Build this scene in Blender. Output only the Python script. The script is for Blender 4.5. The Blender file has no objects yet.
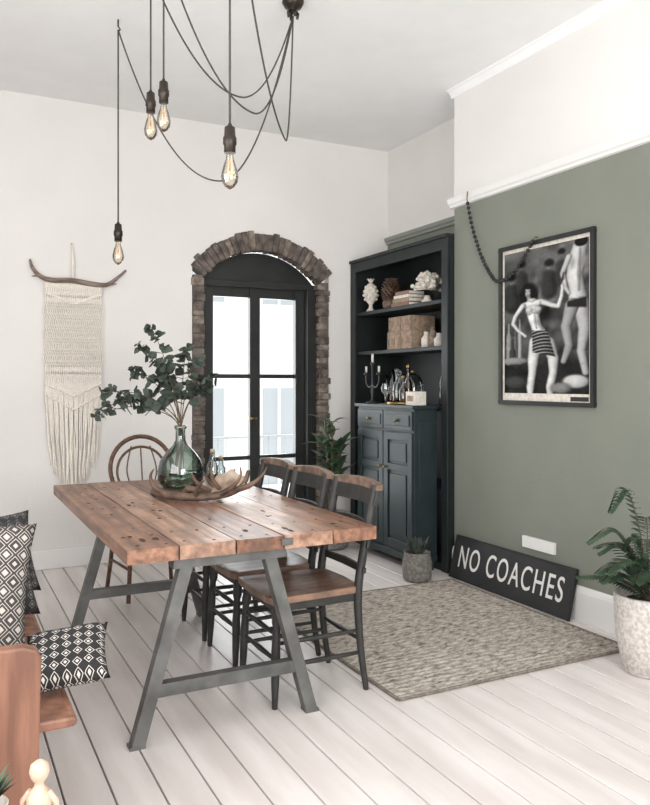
import bpy, bmesh, math, random
import numpy as np
from mathutils import Vector, Matrix, Euler
random.seed(7)
R=random.uniform
S=bpy.context.scene

# ---------------------------------------------------------------- materials
def lin(c):
    return tuple(((x/255)/12.92 if x/255<=0.04045 else (((x/255)+0.055)/1.055)**2.4) for x in c)+(1,)
def newmat(name):
    m=bpy.data.materials.new(name); m.use_nodes=True
    n=m.node_tree.nodes; l=m.node_tree.links
    return m,n,l,n['Principled BSDF']
def mat(name,c1,c2=None,rough=.6,metal=0,scale=(5,5,5),detail=4,bump=0,bscale=None,lo=.35,hi=.65,spec=.4,wear=None,wscale=3):
    m,n,l,b=newmat(name)
    b.inputs['Roughness'].default_value=rough; b.inputs['Metallic'].default_value=metal
    b.inputs['Specular IOR Level'].default_value=spec
    tc=n.new('ShaderNodeTexCoord'); mp=n.new('ShaderNodeMapping'); mp.inputs['Scale'].default_value=scale
    l.new(tc.outputs['Object'],mp.inputs['Vector'])
    nz=n.new('ShaderNodeTexNoise'); nz.inputs['Scale'].default_value=1; nz.inputs['Detail'].default_value=detail
    l.new(mp.outputs['Vector'],nz.inputs['Vector'])
    cr=n.new('ShaderNodeValToRGB'); cr.color_ramp.elements[0].position=lo; cr.color_ramp.elements[1].position=hi
    cr.color_ramp.elements[0].color=lin(c1); cr.color_ramp.elements[1].color=lin(c2 or c1)
    l.new(nz.outputs['Fac'],cr.inputs['Fac']); out=cr.outputs['Color']
    if wear:
        n3=n.new('ShaderNodeTexNoise'); n3.inputs['Scale'].default_value=wscale; n3.inputs['Detail'].default_value=7; n3.inputs['Roughness'].default_value=.7
        l.new(tc.outputs['Object'],n3.inputs['Vector'])
        r3=n.new('ShaderNodeValToRGB'); r3.color_ramp.elements[0].position=.44; r3.color_ramp.elements[1].position=.66
        l.new(n3.outputs['Fac'],r3.inputs['Fac'])
        mx=n.new('ShaderNodeMix'); mx.data_type='RGBA'; mx.inputs['B'].default_value=lin(wear)
        ml=n.new('ShaderNodeMath'); ml.operation='MULTIPLY'; ml.inputs[1].default_value=.75
        l.new(r3.outputs['Color'],ml.inputs[0]); l.new(ml.outputs[0],mx.inputs['Factor']); l.new(out,mx.inputs['A']); out=mx.outputs['Result']
    l.new(out,b.inputs['Base Color'])
    if bump:
        bp=n.new('ShaderNodeBump'); bp.inputs['Strength'].default_value=bump; bp.inputs['Distance'].default_value=.01
        if bscale:
            n2=n.new('ShaderNodeTexNoise'); n2.inputs['Scale'].default_value=bscale; n2.inputs['Detail'].default_value=5
            l.new(tc.outputs['Object'],n2.inputs['Vector']); l.new(n2.outputs['Fac'],bp.inputs['Height'])
        else: l.new(nz.outputs['Fac'],bp.inputs['Height'])
        l.new(bp.outputs['Normal'],b.inputs['Normal'])
    return m
def glassm(name,tint,gl=.08):
    m,n,l,b=newmat(name); n.remove(b); o=n['Material Output']
    t=n.new('ShaderNodeBsdfTransparent'); t.inputs[0].default_value=lin(tint)
    g=n.new('ShaderNodeBsdfGlossy'); g.inputs['Roughness'].default_value=.03
    f=n.new('ShaderNodeFresnel'); f.inputs[0].default_value=1.4
    a=n.new('ShaderNodeMath'); a.operation='MULTIPLY_ADD'; a.inputs[1].default_value=.8; a.inputs[2].default_value=gl
    l.new(f.outputs[0],a.inputs[0]); mx=n.new('ShaderNodeMixShader')
    l.new(a.outputs[0],mx.inputs[0]); l.new(t.outputs[0],mx.inputs[1]); l.new(g.outputs[0],mx.inputs[2]); l.new(mx.outputs[0],o.inputs[0])
    return m
def emitm(name,c,s):
    m,n,l,b=newmat(name); b.inputs['Emission Color'].default_value=lin(c); b.inputs['Emission Strength'].default_value=s
    b.inputs['Base Color'].default_value=lin(c); return m
def patternm(name,kind,ca,cb,scale):
    m,n,l,b=newmat(name); b.inputs['Roughness'].default_value=.95
    tc=n.new('ShaderNodeTexCoord')
    cr=n.new('ShaderNodeValToRGB'); cr.color_ramp.interpolation='CONSTANT'
    if kind=='rings':
        v=n.new('ShaderNodeTexVoronoi'); v.inputs['Scale'].default_value=scale; v.inputs['Randomness'].default_value=.15; v.distance='MANHATTAN'; v.voronoi_dimensions='2D'
        l.new(tc.outputs['Object'],v.inputs['Vector']); l.new(v.outputs['Distance'],cr.inputs['Fac'])
        e=cr.color_ramp.elements; e[0].position=0; e[0].color=lin(cb); e[1].position=.16; e[1].color=lin(ca)
        x=e.new(.34); x.color=lin(cb); x=e.new(.42); x.color=lin(ca)
    else:
        sp=n.new('ShaderNodeSeparateXYZ'); l.new(tc.outputs['Object'],sp.inputs[0])
        outs=[]
        for ax in (0,1):
            a=n.new('ShaderNodeMath'); a.operation='MULTIPLY'; a.inputs[1].default_value=scale; l.new(sp.outputs[ax],a.inputs[0])
            p=n.new('ShaderNodeMath'); p.operation='PINGPONG'; p.inputs[1].default_value=1; l.new(a.outputs[0],p.inputs[0]); outs.append(p)
        s=n.new('ShaderNodeMath'); s.operation='ADD'; l.new(outs[0].outputs[0],s.inputs[0]); l.new(outs[1].outputs[0],s.inputs[1])
        h=n.new('ShaderNodeMath'); h.operation='MULTIPLY'; h.inputs[1].default_value=.5; l.new(s.outputs[0],h.inputs[0]); l.new(h.outputs[0],cr.inputs['Fac'])
        e=cr.color_ramp.elements; e[0].position=0; e[0].color=lin(cb); e[1].position=.2; e[1].color=lin(ca)
        for p_,c_ in ((.34,cb),(.40,ca),(.56,cb),(.62,ca),(.84,cb)):
            x=e.new(p_); x.color=lin(c_)
    l.new(cr.outputs['Color'],b.inputs['Base Color']); return m

M_white=mat('wall_white_paint',(232,229,226),(226,223,220),rough=.9,scale=(1.2,1.2,1.2),bump=.15,bscale=30)
M_ceil=mat('ceiling_paint',(243,243,243),(240,240,240),rough=.95)
M_green=mat('sage_grey_paint',(131,134,124),(124,128,118),rough=.85,scale=(1.5,1.5,1.5),bump=.1,bscale=40)
M_trim=mat('white_trim_paint',(232,231,229),rough=.5)
M_greytrim=mat('sage_trim_paint',(150,153,147),rough=.6)
M_floor=mat('painted_floorboards',(232,226,223),(214,206,202),rough=.36,scale=(9,1.2,9),detail=6,bump=.12)
M_gap=mat('floor_gap_dark',(84,72,66),rough=1)
M_brick=mat('old_brick',(122,111,103),(74,67,63),rough=.95,scale=(16,16,16),detail=8,bump=.9)
M_brick2=mat('old_brick_light',(150,138,127),(100,90,82),rough=.95,scale=(19,19,19),detail=8,bump=.9)
M_mortar=mat('mortar',(120,114,108),(90,84,80),rough=1,scale=(30,30,30),bump=.6)
M_black=mat('black_satin_paint',(42,43,43),(33,34,34),rough=.45)
M_unit=mat('blackish_green_paint',(36,41,42),(29,34,35),rough=.5)
M_teal=mat('dark_teal_paint',(40,51,54),(33,44,47),rough=.45)
M_brass=mat('aged_brass',(150,124,80),rough=.35,metal=1)
M_glass=glassm('window_glass',(250,252,252),.02)
M_wood=mat('reclaimed_plank',(176,130,104),(106,74,58),rough=.38,scale=(34,2.2,34),detail=10,bump=.35,lo=.32,hi=.68,wear=(98,76,65),wscale=5)
M_wood2=mat('reclaimed_plank_pale',(196,156,132),(128,96,78),rough=.38,scale=(30,2,30),detail=10,bump=.35,lo=.32,hi=.68,wear=(118,96,84),wscale=6)
M_wood3=mat('reclaimed_plank_dark',(160,114,90),(94,66,52),rough=.38,scale=(38,1.8,38),detail=10,bump=.35,lo=.32,hi=.68,wear=(92,72,62),wscale=4)
M_knot=mat('dark_knot',(54,38,31),(78,58,48),rough=.7,scale=(60,60,60))
M_steel=mat('weathered_gunmetal',(112,112,110),(84,84,82),rough=.5,metal=.3,scale=(8,8,8),bump=.15)
M_rail=mat('pale_painted_iron',(206,208,208),rough=.6)
M_seat=mat('worn_seat_wood',(162,128,108),(110,84,72),rough=.38,scale=(4,24,24),detail=6,wear=(88,72,64),wscale=6)
M_chair=mat('worn_black_paint',(56,55,53),(40,40,39),rough=.5,scale=(12,12,12))
M_worn=mat('worn_wood_edge',(144,118,102),(84,71,62),rough=.5,scale=(14,14,14),detail=6)
M_rattan=mat('rattan_brown',(112,82,64),(80,58,45),rough=.5,scale=(30,30,30))
M_cane=mat('pale_cane',(186,164,138),rough=.6)
M_pew=mat('pew_wood',(154,110,90),(112,78,63),rough=.45,scale=(20,20,2),detail=6,bump=.1)
M_rope=mat('macrame_cotton',(247,241,232),(232,224,213),rough=.95,scale=(90,90,90),bump=.3)
M_drift=mat('driftwood',(150,134,122),(106,92,82),rough=.8,scale=(6,40,40))
M_cord=mat('pendant_cord',(74,68,64),rough=.8)
M_socket=mat('bronze_socket',(66,58,52),(52,46,41),rough=.35,metal=.6)
M_bulb=glassm('clear_bulb_glass',(248,242,230),.15)
M_fil=emitm('filament',(255,195,130),.7)
M_vase=glassm('green_demijohn_glass',(204,222,213),.13)
M_clear=glassm('clear_glass',(225,232,230),.12)
M_amber=glassm('amber_bottle_glass',(160,125,90),.12)
M_leaf=mat('eucalyptus_leaf',(78,88,78),(50,60,54),rough=.6,scale=(30,30,30))
M_stem=mat('plant_stem',(92,78,60),rough=.7)
M_leafg=mat('houseplant_leaf',(84,106,80),(54,76,56),rough=.45,scale=(14,14,14))
M_fern=mat('fern_leaf',(80,100,78),(50,72,55),rough=.55,scale=(25,25,25))
M_soil=mat('soil',(60,46,38),rough=1)
M_stone=mat('speckled_white_pot',(212,206,201),(184,177,171),rough=.85,scale=(60,60,60),bump=.4,lo=.4,hi=.6)
M_grey=mat('grey_woven_pot',(140,136,130),(104,100,95),rough=.9,scale=(50,50,50),bump=.6)
M_antler=mat('antler_brown',(124,100,84),(70,55,47),rough=.5,scale=(14,14,14),bump=.3)
M_antler_in=mat('antler_pale_face',(190,174,156),(132,110,94),rough=.6,scale=(12,12,12),detail=6)
M_sign=mat('sign_black_board',(46,47,48),(38,39,40),rough=.5)
M_letter=mat('sign_white_lettering',(232,230,226),rough=.7)
M_cream=mat('cream_ceramic',(226,220,210),(204,196,184),rough=.6,scale=(40,40,40))
M_tan=mat('tan_box',(168,146,124),(134,114,96),rough=.8,scale=(30,30,30))
M_redb=mat('muted_book',(140,112,100),rough=.8)
M_pale=mat('pale_wood',(208,182,162),(190,164,143),rough=.5,scale=(20,20,4))
M_facade=mat('facade_render',(246,246,246),(238,238,238),rough=1)
M_facwin=mat('facade_window',(180,185,188),rough=.4)
M_terr=mat('terrace_stone',(210,208,204),rough=1)
def rugm():
    m,n,l,b=newmat('woven_jute_rug'); b.inputs['Roughness'].default_value=1; b.inputs['Specular IOR Level'].default_value=.1
    tc=n.new('ShaderNodeTexCoord'); mp=n.new('ShaderNodeMapping'); mp.inputs['Scale'].default_value=(18,64,1)
    l.new(tc.outputs['Object'],mp.inputs['Vector'])
    nz=n.new('ShaderNodeTexNoise'); nz.inputs['Scale'].default_value=1; nz.inputs['Detail'].default_value=6; nz.inputs['Roughness'].default_value=.7
    l.new(mp.outputs['Vector'],nz.inputs['Vector'])
    cr=n.new('ShaderNodeValToRGB'); e=cr.color_ramp.elements
    e[0].position=.33; e[0].color=lin((92,86,80)); e[1].position=.68; e[1].color=lin((208,200,190))
    x=e.new(.43); x.color=lin((148,140,131)); x=e.new(.52); x.color=lin((182,174,164))
    l.new(nz.outputs['Fac'],cr.inputs['Fac']); l.new(cr.outputs['Color'],b.inputs['Base Color'])
    bp=n.new('ShaderNodeBump'); bp.inputs['Strength'].default_value=.9; bp.inputs['Distance'].default_value=.01
    l.new(nz.outputs['Fac'],bp.inputs['Height']); l.new(bp.outputs['Normal'],b.inputs['Normal']); return m
M_rug=rugm()
M_rugedge=mat('rug_bound_edge',(140,132,122),(108,100,92),rough=1,scale=(60,60,60),bump=.5)

# ---------------------------------------------------------------- mesh builder
class MB:
    def __init__(s): s.v=[];s.f=[];s.m=[];s.sm=[];s.mats=[]
    def mi(s,m):
        if m not in s.mats: s.mats.append(m)
        return s.mats.index(m)
    def add(s,vs,fs,m,smooth=False):
        o=len(s.v); k=s.mi(m); s.v+= [tuple(v) for v in vs]
        for f in fs: s.f.append(tuple(i+o for i in f)); s.m.append(k); s.sm.append(smooth)
    def hexa(s,vs,m):
        s.add(vs,[(0,3,2,1),(4,5,6,7),(0,1,5,4),(1,2,6,5),(2,3,7,6),(3,0,4,7)],m)
    def box(s,x0,x1,y0,y1,z0,z1,m):
        s.hexa([(x0,y0,z0),(x1,y0,z0),(x1,y1,z0),(x0,y1,z0),(x0,y0,z1),(x1,y0,z1),(x1,y1,z1),(x0,y1,z1)],m)
    def bar(s,p0,p1,w,h,m,up=(0,0,1),w1=None,h1=None):
        p0=Vector(p0);p1=Vector(p1);d=(p1-p0).normalized();a=d.cross(Vector(up))
        if a.length<1e-4:a=Vector((1,0,0))
        a.normalize();b=a.cross(d)
        w1=w1 or w;h1=h1 or h; vs=[]
        for p,ww,hh in((p0,w,h),(p1,w1,h1)):
            for i,j in((-1,-1),(1,-1),(1,1),(-1,1)): vs.append(p+a*i*ww/2+b*j*hh/2)
        s.hexa(vs,m)
    def tube(s,pts,rad,m,seg=8):
        pts=[Vector(p) for p in pts]; n=len(pts)
        if not hasattr(rad,'__len__'): rad=[rad]*n
        vs=[];fs=[];prev=None
        for i,p in enumerate(pts):
            t=(pts[min(i+1,n-1)]-pts[max(i-1,0)])
            if t.length<1e-9:t=Vector((0,0,1))
            t.normalize()
            if prev is None:
                a=t.cross(Vector((0,0,1)))
                if a.length<.01:a=t.cross(Vector((0,1,0)))
            else: a=prev-t*prev.dot(t)
            a.normalize();prev=a;b=t.cross(a)
            for k in range(seg):
                q=2*math.pi*k/seg; vs.append(p+(a*math.cos(q)+b*math.sin(q))*rad[i])
        for i in range(n-1):
            for k in range(seg):
                k2=(k+1)%seg; fs.append((i*seg+k,i*seg+k2,(i+1)*seg+k2,(i+1)*seg+k))
        s.add(vs,fs,m,True)
        s.add(vs[:seg],[tuple(range(seg))],m); s.add(vs[-seg:],[tuple(range(seg))],m)
    def lathe(s,prof,c,m,seg=24,cap=True,smooth=True,M=None):
        vs=[];fs=[];n=len(prof)
        for r,z in prof:
            for k in range(seg):
                q=2*math.pi*k/seg; v=Vector((r*math.cos(q),r*math.sin(q),z))
                if M: v=M@v
                vs.append(Vector(c)+v)
        for i in range(n-1):
            for k in range(seg):
                k2=(k+1)%seg; fs.append((i*seg+k,i*seg+k2,(i+1)*seg+k2,(i+1)*seg+k))
        s.add(vs,fs,m,smooth)
        if cap:
            s.add(vs[:seg],[tuple(range(seg))],m); s.add(vs[-seg:],[tuple(range(seg))],m)
    def ball(s,c,r,m,seg=12,rings=8):
        if not hasattr(r,'__len__'): r=(r,r,r)
        vs=[];fs=[];c=Vector(c)
        for i in range(rings+1):
            th=math.pi*i/rings
            for k in range(seg):
                q=2*math.pi*k/seg
                vs.append(c+Vector((r[0]*math.sin(th)*math.cos(q),r[1]*math.sin(th)*math.sin(q),r[2]*math.cos(th))))
        for i in range(rings):
            for k in range(seg):
                k2=(k+1)%seg; fs.append((i*seg+k,i*seg+k2,(i+1)*seg+k2,(i+1)*seg+k))
        s.add(vs,fs,m,True)
    def leaf(s,base,d,L,W,droop,m,n=6,fold=.25,pw=.8,side=None):
        base=Vector(base);d=Vector(d).normalized()
        a=Vector(side) if side else d.cross(Vector((0,0,1)))
        if a.length<.05:a=Vector((1,0,0))
        a.normalize(); up=a.cross(d); vs=[];fs=[]
        for i in range(n+1):
            t=i/n; p=base+d*L*t+Vector((0,0,-droop*t*t)); w=W/2*max(.04,math.sin(math.pi*t**pw))
            vs+=[p-a*w+up*w*fold,p,p+a*w+up*w*fold]
        for i in range(n):
            o=i*3; fs+=[(o,o+1,o+4,o+3),(o+1,o+2,o+5,o+4)]
        s.add(vs,fs,m,True)
    def done(s,name,bevel=0,parent=None,matrix=None,recalc=True,seg=2):
        me=bpy.data.meshes.new(name); me.from_pydata(s.v,[],s.f)
        for m in s.mats: me.materials.append(m)
        for p,k,q in zip(me.polygons,s.m,s.sm): p.material_index=k; p.use_smooth=q
        if recalc:
            bm=bmesh.new(); bm.from_mesh(me); bmesh.ops.remove_doubles(bm,verts=bm.verts,dist=1e-6)
            bmesh.ops.recalc_face_normals(bm,faces=bm.faces); bm.to_mesh(me); bm.free()
        o=bpy.data.objects.new(name,me); S.collection.objects.link(o)
        if bevel:
            b=o.modifiers.new('bevel','BEVEL'); b.width=bevel; b.segments=seg; b.limit_method='ANGLE'; b.angle_limit=.7
        if parent: o.parent=parent
        if matrix: o.matrix_world=matrix
        return o
def empty(name,loc=(0,0,0)):
    o=bpy.data.objects.new(name,None); o.location=loc; S.collection.objects.link(o); return o
def smooth_path(P,n=10):
    P=[Vector(p) for p in P]; out=[]
    for i in range(len(P)-1):
        p0=P[max(i-1,0)];p1=P[i];p2=P[i+1];p3=P[min(i+2,len(P)-1)]
        for k in range(n):
            t=k/n; out.append(.5*((2*p1)+(-p0+p2)*t+(2*p0-5*p1+4*p2-p3)*t*t+(-p0+3*p1-3*p2+p3)*t**3))
    out.append(P[-1]); return out

# ---------------------------------------------------------------- room shell
ZC=3.5; YB=5.96; XW=-1.0; YS=-1.8; XG=3.33; XA=3.67; YG=4.49
b=MB(); b.box(XW-.2,4.0,YS-.2,6.3,-.06,-.02,M_gap)
x=XW
while x<XA:
    x1=min(x+.152,XA); b.box(x+.003,x1-.003,YS,YB+.25,-.02,0,M_floor); x=x1
b.done('floor',bevel=.002,seg=1)
b=MB(); b.box(XW-.2,4.0,YS-.2,6.3,ZC,ZC+.1,M_ceil); b.done('ceiling')
DX=2.44; AZ=1.824
b=MB(); b.box(XW-.2,DX-.62,YB,YB+.25,0,ZC,M_white); b.box(DX+.62,4.0,YB,YB+.25,0,ZC,M_white)
N=24
for i in range(N):
    xa=-.62+1.24*i/N; xb=-.62+1.24*(i+1)/N; za=AZ+math.sqrt(.64-xa*xa); zb=AZ+math.sqrt(.64-xb*xb)
    b.hexa([(DX+xa,YB,za),(DX+xb,YB,zb),(DX+xb,YB+.25,zb),(DX+xa,YB+.25,za),(DX+xa,YB,ZC),(DX+xb,YB,ZC),(DX+xb,YB+.25,ZC),(DX+xa,YB+.25,ZC)],M_white)
b.done('wall_north')
b=MB(); b.box(XG,4.0,YS-.2,YG,0,2.67,M_green); b.box(XG,4.0,YS-.2,YG,2.67,ZC,M_white)
b.box(XA,4.0,YG,YB,0,2.67,M_green); b.box(XA,4.0,YG,YB,2.67,ZC,M_white); b.done('wall_east',recalc=False)
b=MB()
wy0,wy1,wz0,wz1=.1,3.4,.7,2.95
b.box(XW-.2,XW,YS-.2,wy0,0,ZC,M_white); b.box(XW-.2,XW,wy1,YB,0,ZC,M_white)
b.box(XW-.2,XW,wy0,wy1,0,wz0,M_white); b.box(XW-.2,XW,wy0,wy1,wz1,ZC,M_white); b.done('wall_west')
b=MB(); sx0,sx1,sz0,sz1=-.4,2.9,.5,3.0
b.box(XW,sx0,YS-.2,YS,0,ZC,M_white); b.box(sx1,XG,YS-.2,YS,0,ZC,M_white)
b.box(sx0,sx1,YS-.2,YS,0,sz0,M_white); b.box(sx0,sx1,YS-.2,YS,sz1,ZC,M_white); b.done('wall_south')
b=MB()
for i in range(4):
    y=wy0+(wy1-wy0)*i/3; b.box(XW-.14,XW-.08,y-.03,y+.03,wz0,wz1,M_trim)
for z in (wz0+.03,1.85,wz1-.03): b.box(XW-.14,XW-.08,wy0,wy1,z-.03,z+.03,M_trim)
b.done('window_1')
b=MB()
for i in range(4):
    q=sx0+(sx1-sx0)*i/3; b.box(q-.03,q+.03,YS-.14,YS-.08,sz0,sz1,M_trim)
for z in (sz0+.03,1.85,sz1-.03): b.box(sx0,sx1,YS-.14,YS-.08,z-.03,z+.03,M_trim)
b.done('window_2')
def profile_y(name,prof,x,y0,y1,m):
    b=MB(); n=len(prof); vs=[(x-dx,y0,z) for dx,z in prof]+[(x-dx,y1,z) for dx,z in prof]
    fs=[(i,(i+1)%n,(i+1)%n+n,i+n) for i in range(n)]+[tuple(range(n)),tuple(range(n,2*n))]
    b.add(vs,fs,m); return b.done(name)
profile_y('trim_1',[(0,2.645),(.018,2.65),(.022,2.665),(.034,2.675),(.045,2.70),(.045,2.712),(.02,2.718),(0,2.72)],XG,YS,YG+.03,M_trim)
profile_y('trim_2',[(0,2.64),(.018,2.645),(.022,2.66),(.036,2.675),(.042,2.70),(.02,2.71),(0,2.712)],XA,YG,YB,M_greytrim)
profile_y('trim_3',[(0,3.445),(.008,3.45),(.012,3.465),(.03,3.487),(.045,3.492),(.05,3.5),(0,3.5)],XG,YS,YG+.03,M_ceil)
profile_y('baseboard_east',[(0,0),(.022,0),(.022,.165),(.016,.185),(.008,.2),(0,.2)],XG,YS,YG,M_trim)
b=MB(); b.box(XW,1.79,YB-.02,YB,0,.14,M_trim); b.done('baseboard_north',bevel=.006)

# brick surround
b=MB()
for sx in (-1,1):
    b.box(*(sorted((DX+sx*.53,DX+sx*.612))),YB-.01,YB+.1,0,2.26,M_mortar)
    z=0
    while z<2.2:
        h=R(.045,.075); i0=.517+R(-.01,.01); i1=.622+R(-.018,.016); yy=YB-.015+R(-.008,.006)
        xs=sorted((DX+sx*i0,DX+sx*i1)); b.box(xs[0],xs[1],yy,YB+.1,z+.003,min(z+h,2.27)-.003,random.choice((M_brick,M_brick,M_brick2))); z+=h
A=math.radians(51.3); NB=25
for i in range(NB):
    a0=-A+2*A*i/NB+.004; a1=-A+2*A*(i+1)/NB-.004; r0=.666+R(-.008,.008); r1=.826+R(-.015,.012); yy=YB-.025+R(-.008,.008)
    P=lambda a,r,y:(DX+math.sin(a)*r,y,AZ+math.cos(a)*r)
    b.hexa([P(a0,r0,yy),P(a1,r0,yy),P(a1,r0,YB+.1),P(a0,r0,YB+.1),P(a0,r1,yy),P(a1,r1,yy),P(a1,r1,YB+.1),P(a0,r1,YB+.1)],random.choice((M_brick,M_brick,M_brick2)))
    a0-=.004;a1+=.004;r0=.68;r1=.81;yy=YB-.012
    b.hexa([P(a0,r0,yy),P(a1,r0,yy),P(a1,r0,YB+.09),P(a0,r0,YB+.09),P(a0,r1,yy),P(a1,r1,yy),P(a1,r1,YB+.09),P(a0,r1,YB+.09)],M_mortar)
b.done('brick_arch_surround',bevel=.007)
# door
par=empty('door_1',(DX,6.1,0)); 
def addd(b,name,bev=.004):
    o=b.done(name,bevel=bev); o.parent=par; o.matrix_parent_inverse=Matrix.Translation((-DX,-6.1,0)); return o
b=MB(); Y0,Y1=6.07,6.13
G=[(2.035,2.362),(2.455,2.79)]; rows=[(2.108,1.455),(1.42,.76),(.725,.28)]
b.box(1.925,2.035,Y0,Y1,0,2.2,M_black); b.box(2.362,2.455,Y0,Y1,0,2.2,M_black); b.box(2.79,2.955,Y0,Y1,0,2.2,M_black)
for g in G:
    for z0,z1 in ((2.108,2.2),(1.42,1.455),(.725,.76),(0,.28)): b.box(g[0],g[1],Y0+.008,Y1-.008,z0,z1,M_black)
b.box(2.87,2.955,Y0-.07,Y0,0,2.2,M_black); b.box(1.925,1.96,Y0-.05,Y0,0,2.2,M_black)
b.box(1.925,2.955,Y0-.05,Y1,2.19,2.24,M_black)
for g in G: b.box(g[0]+.04,g[1]-.04,Y0-.004,Y0+.01,.07,.22,M_black)
addd(b,'frame')
b=MB(); 
for i in range(20):
    xa=-.515+1.03*i/20; xb=-.515+1.03*(i+1)/20; za=AZ+math.sqrt(.668**2-xa*xa); zb=AZ+math.sqrt(.668**2-xb*xb)
    b.hexa([(DX+xa,Y0+.01,2.2),(DX+xb,Y0+.01,2.2),(DX+xb,Y1,2.2),(DX+xa,Y1,2.2),(DX+xa,Y0+.01,za),(DX+xb,Y0+.01,zb),(DX+xb,Y1,zb),(DX+xa,Y1,za)],M_black)
addd(b,'arched_head_panel',0)
b=MB()
for g in G:
    for r in rows: b.add([(g[0],6.1,r[1]),(g[1],6.1,r[1]),(g[1],6.1,r[0]),(g[0],6.1,r[0])],[(0,1,2,3)],M_glass)
addd(b,'glazing',0)
b=MB(); b.box(2.395,2.425,Y0-.008,Y0,.98,1.16,M_black); b.tube([(2.41,Y0,1.08),(2.41,Y0-.045,1.08),(2.33,Y0-.045,1.08)],.008,M_brass); addd(b,'handle',0)
# exterior
b=MB(); b.box(-1,8,11,11.2,-1,7,M_facade)
for i in range(6):
    for z in (-.2,2.6):
        xx=2.2+i*1.15; b.box(xx,xx+.5,10.97,11,z,z+1.5,M_facwin); b.box(xx+.23,xx+.27,10.95,10.99,z,z+1.5,M_facade); b.box(xx,xx+.5,10.95,10.99,z+.73,z+.77,M_facade); b.box(xx-.08,xx+.58,10.9,11,z-.12,z,M_trim)
b.done('neighbouring_building')
b=MB(); b.box(0,6.5,6.22,9,-.1,-.02,M_terr); b.done('terrace')
b=MB()
for z in (.78,.12): b.bar((1.2,7.9,z),(5.2,7.9,z),.022,.022,M_rail)
for i in range(41):
    xx=1.2+i*.1; b.tube([(xx,7.9,-.02),(xx,7.9,.78)],.005,M_rail,6)
b.done('balcony_railing')

# ---------------------------------------------------------------- table
b=MB(); TX0,TX1,TY0,TY1,TZ=.615,1.69,2.83,4.86,.76
ws=[.2,.23,.205,.225,.215]; xx=TX0; ed=[xx]
for q in ws: xx+=q; ed.append(xx)
n=5
for i in range(n):
    dy=R(-.006,.006); b.box(ed[i]+.003,ed[i+1]-.003,TY0+dy,TY1+R(-.01,.01),TZ-.055,TZ+R(-.0015,.001),(M_wood,M_wood2,M_wood3,M_wood2,M_wood)[i])
for y in (3.1,3.85,4.6): b.box(TX0+.06,TX1-.06,y-.045,y+.045,TZ-.08,TZ-.0555,M_wood3)
for i in range(n):
    for y in (2.9,3.1,3.85,4.6,4.80):
        for dx in (.05,.16):
            b.lathe([(.007,0),(.007,.0010)],(ed[i]+dx+R(-.01,.01),y+R(-.02,.02),TZ+.0004),M_knot,8)
for k in range(48):
    i=random.randrange(n); q=R(.4,1.7); cc=Vector((ed[i]+R(.04,.16),R(2.9,4.72),TZ+.0012)); L=q*R(1,3)
    b.add([cc+Vector((.008*q*math.cos(a)*R(.7,1.15),.008*L*math.sin(a)*R(.7,1.15),0)) for a in [2*math.pi*j/12 for j in range(12)]],[tuple(range(12))],M_knot)
b.box(1.235,1.285,2.817,2.826,.722,.75,M_steel)
def trestle(y):
    for xt,xf in ((.86,.665),(1.20,1.395)):
        b.bar((xf,y,0.0),(xt,y,.69),.05,.05,M_steel,up=(0,1,0))
    b.bar((.72,y,.205),(1.345,y,.205),.045,.05,M_steel)
    b.box(.80,1.27,y-.03,y+.03,.665,.7045,M_steel)
    for xf in (.665,1.395): b.box(xf-.03,xf+.03,y-.027,y+.027,0,.012,M_steel)
trestle(2.89); trestle(4.36)
b.done('dining_table',bevel=.004)

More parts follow.
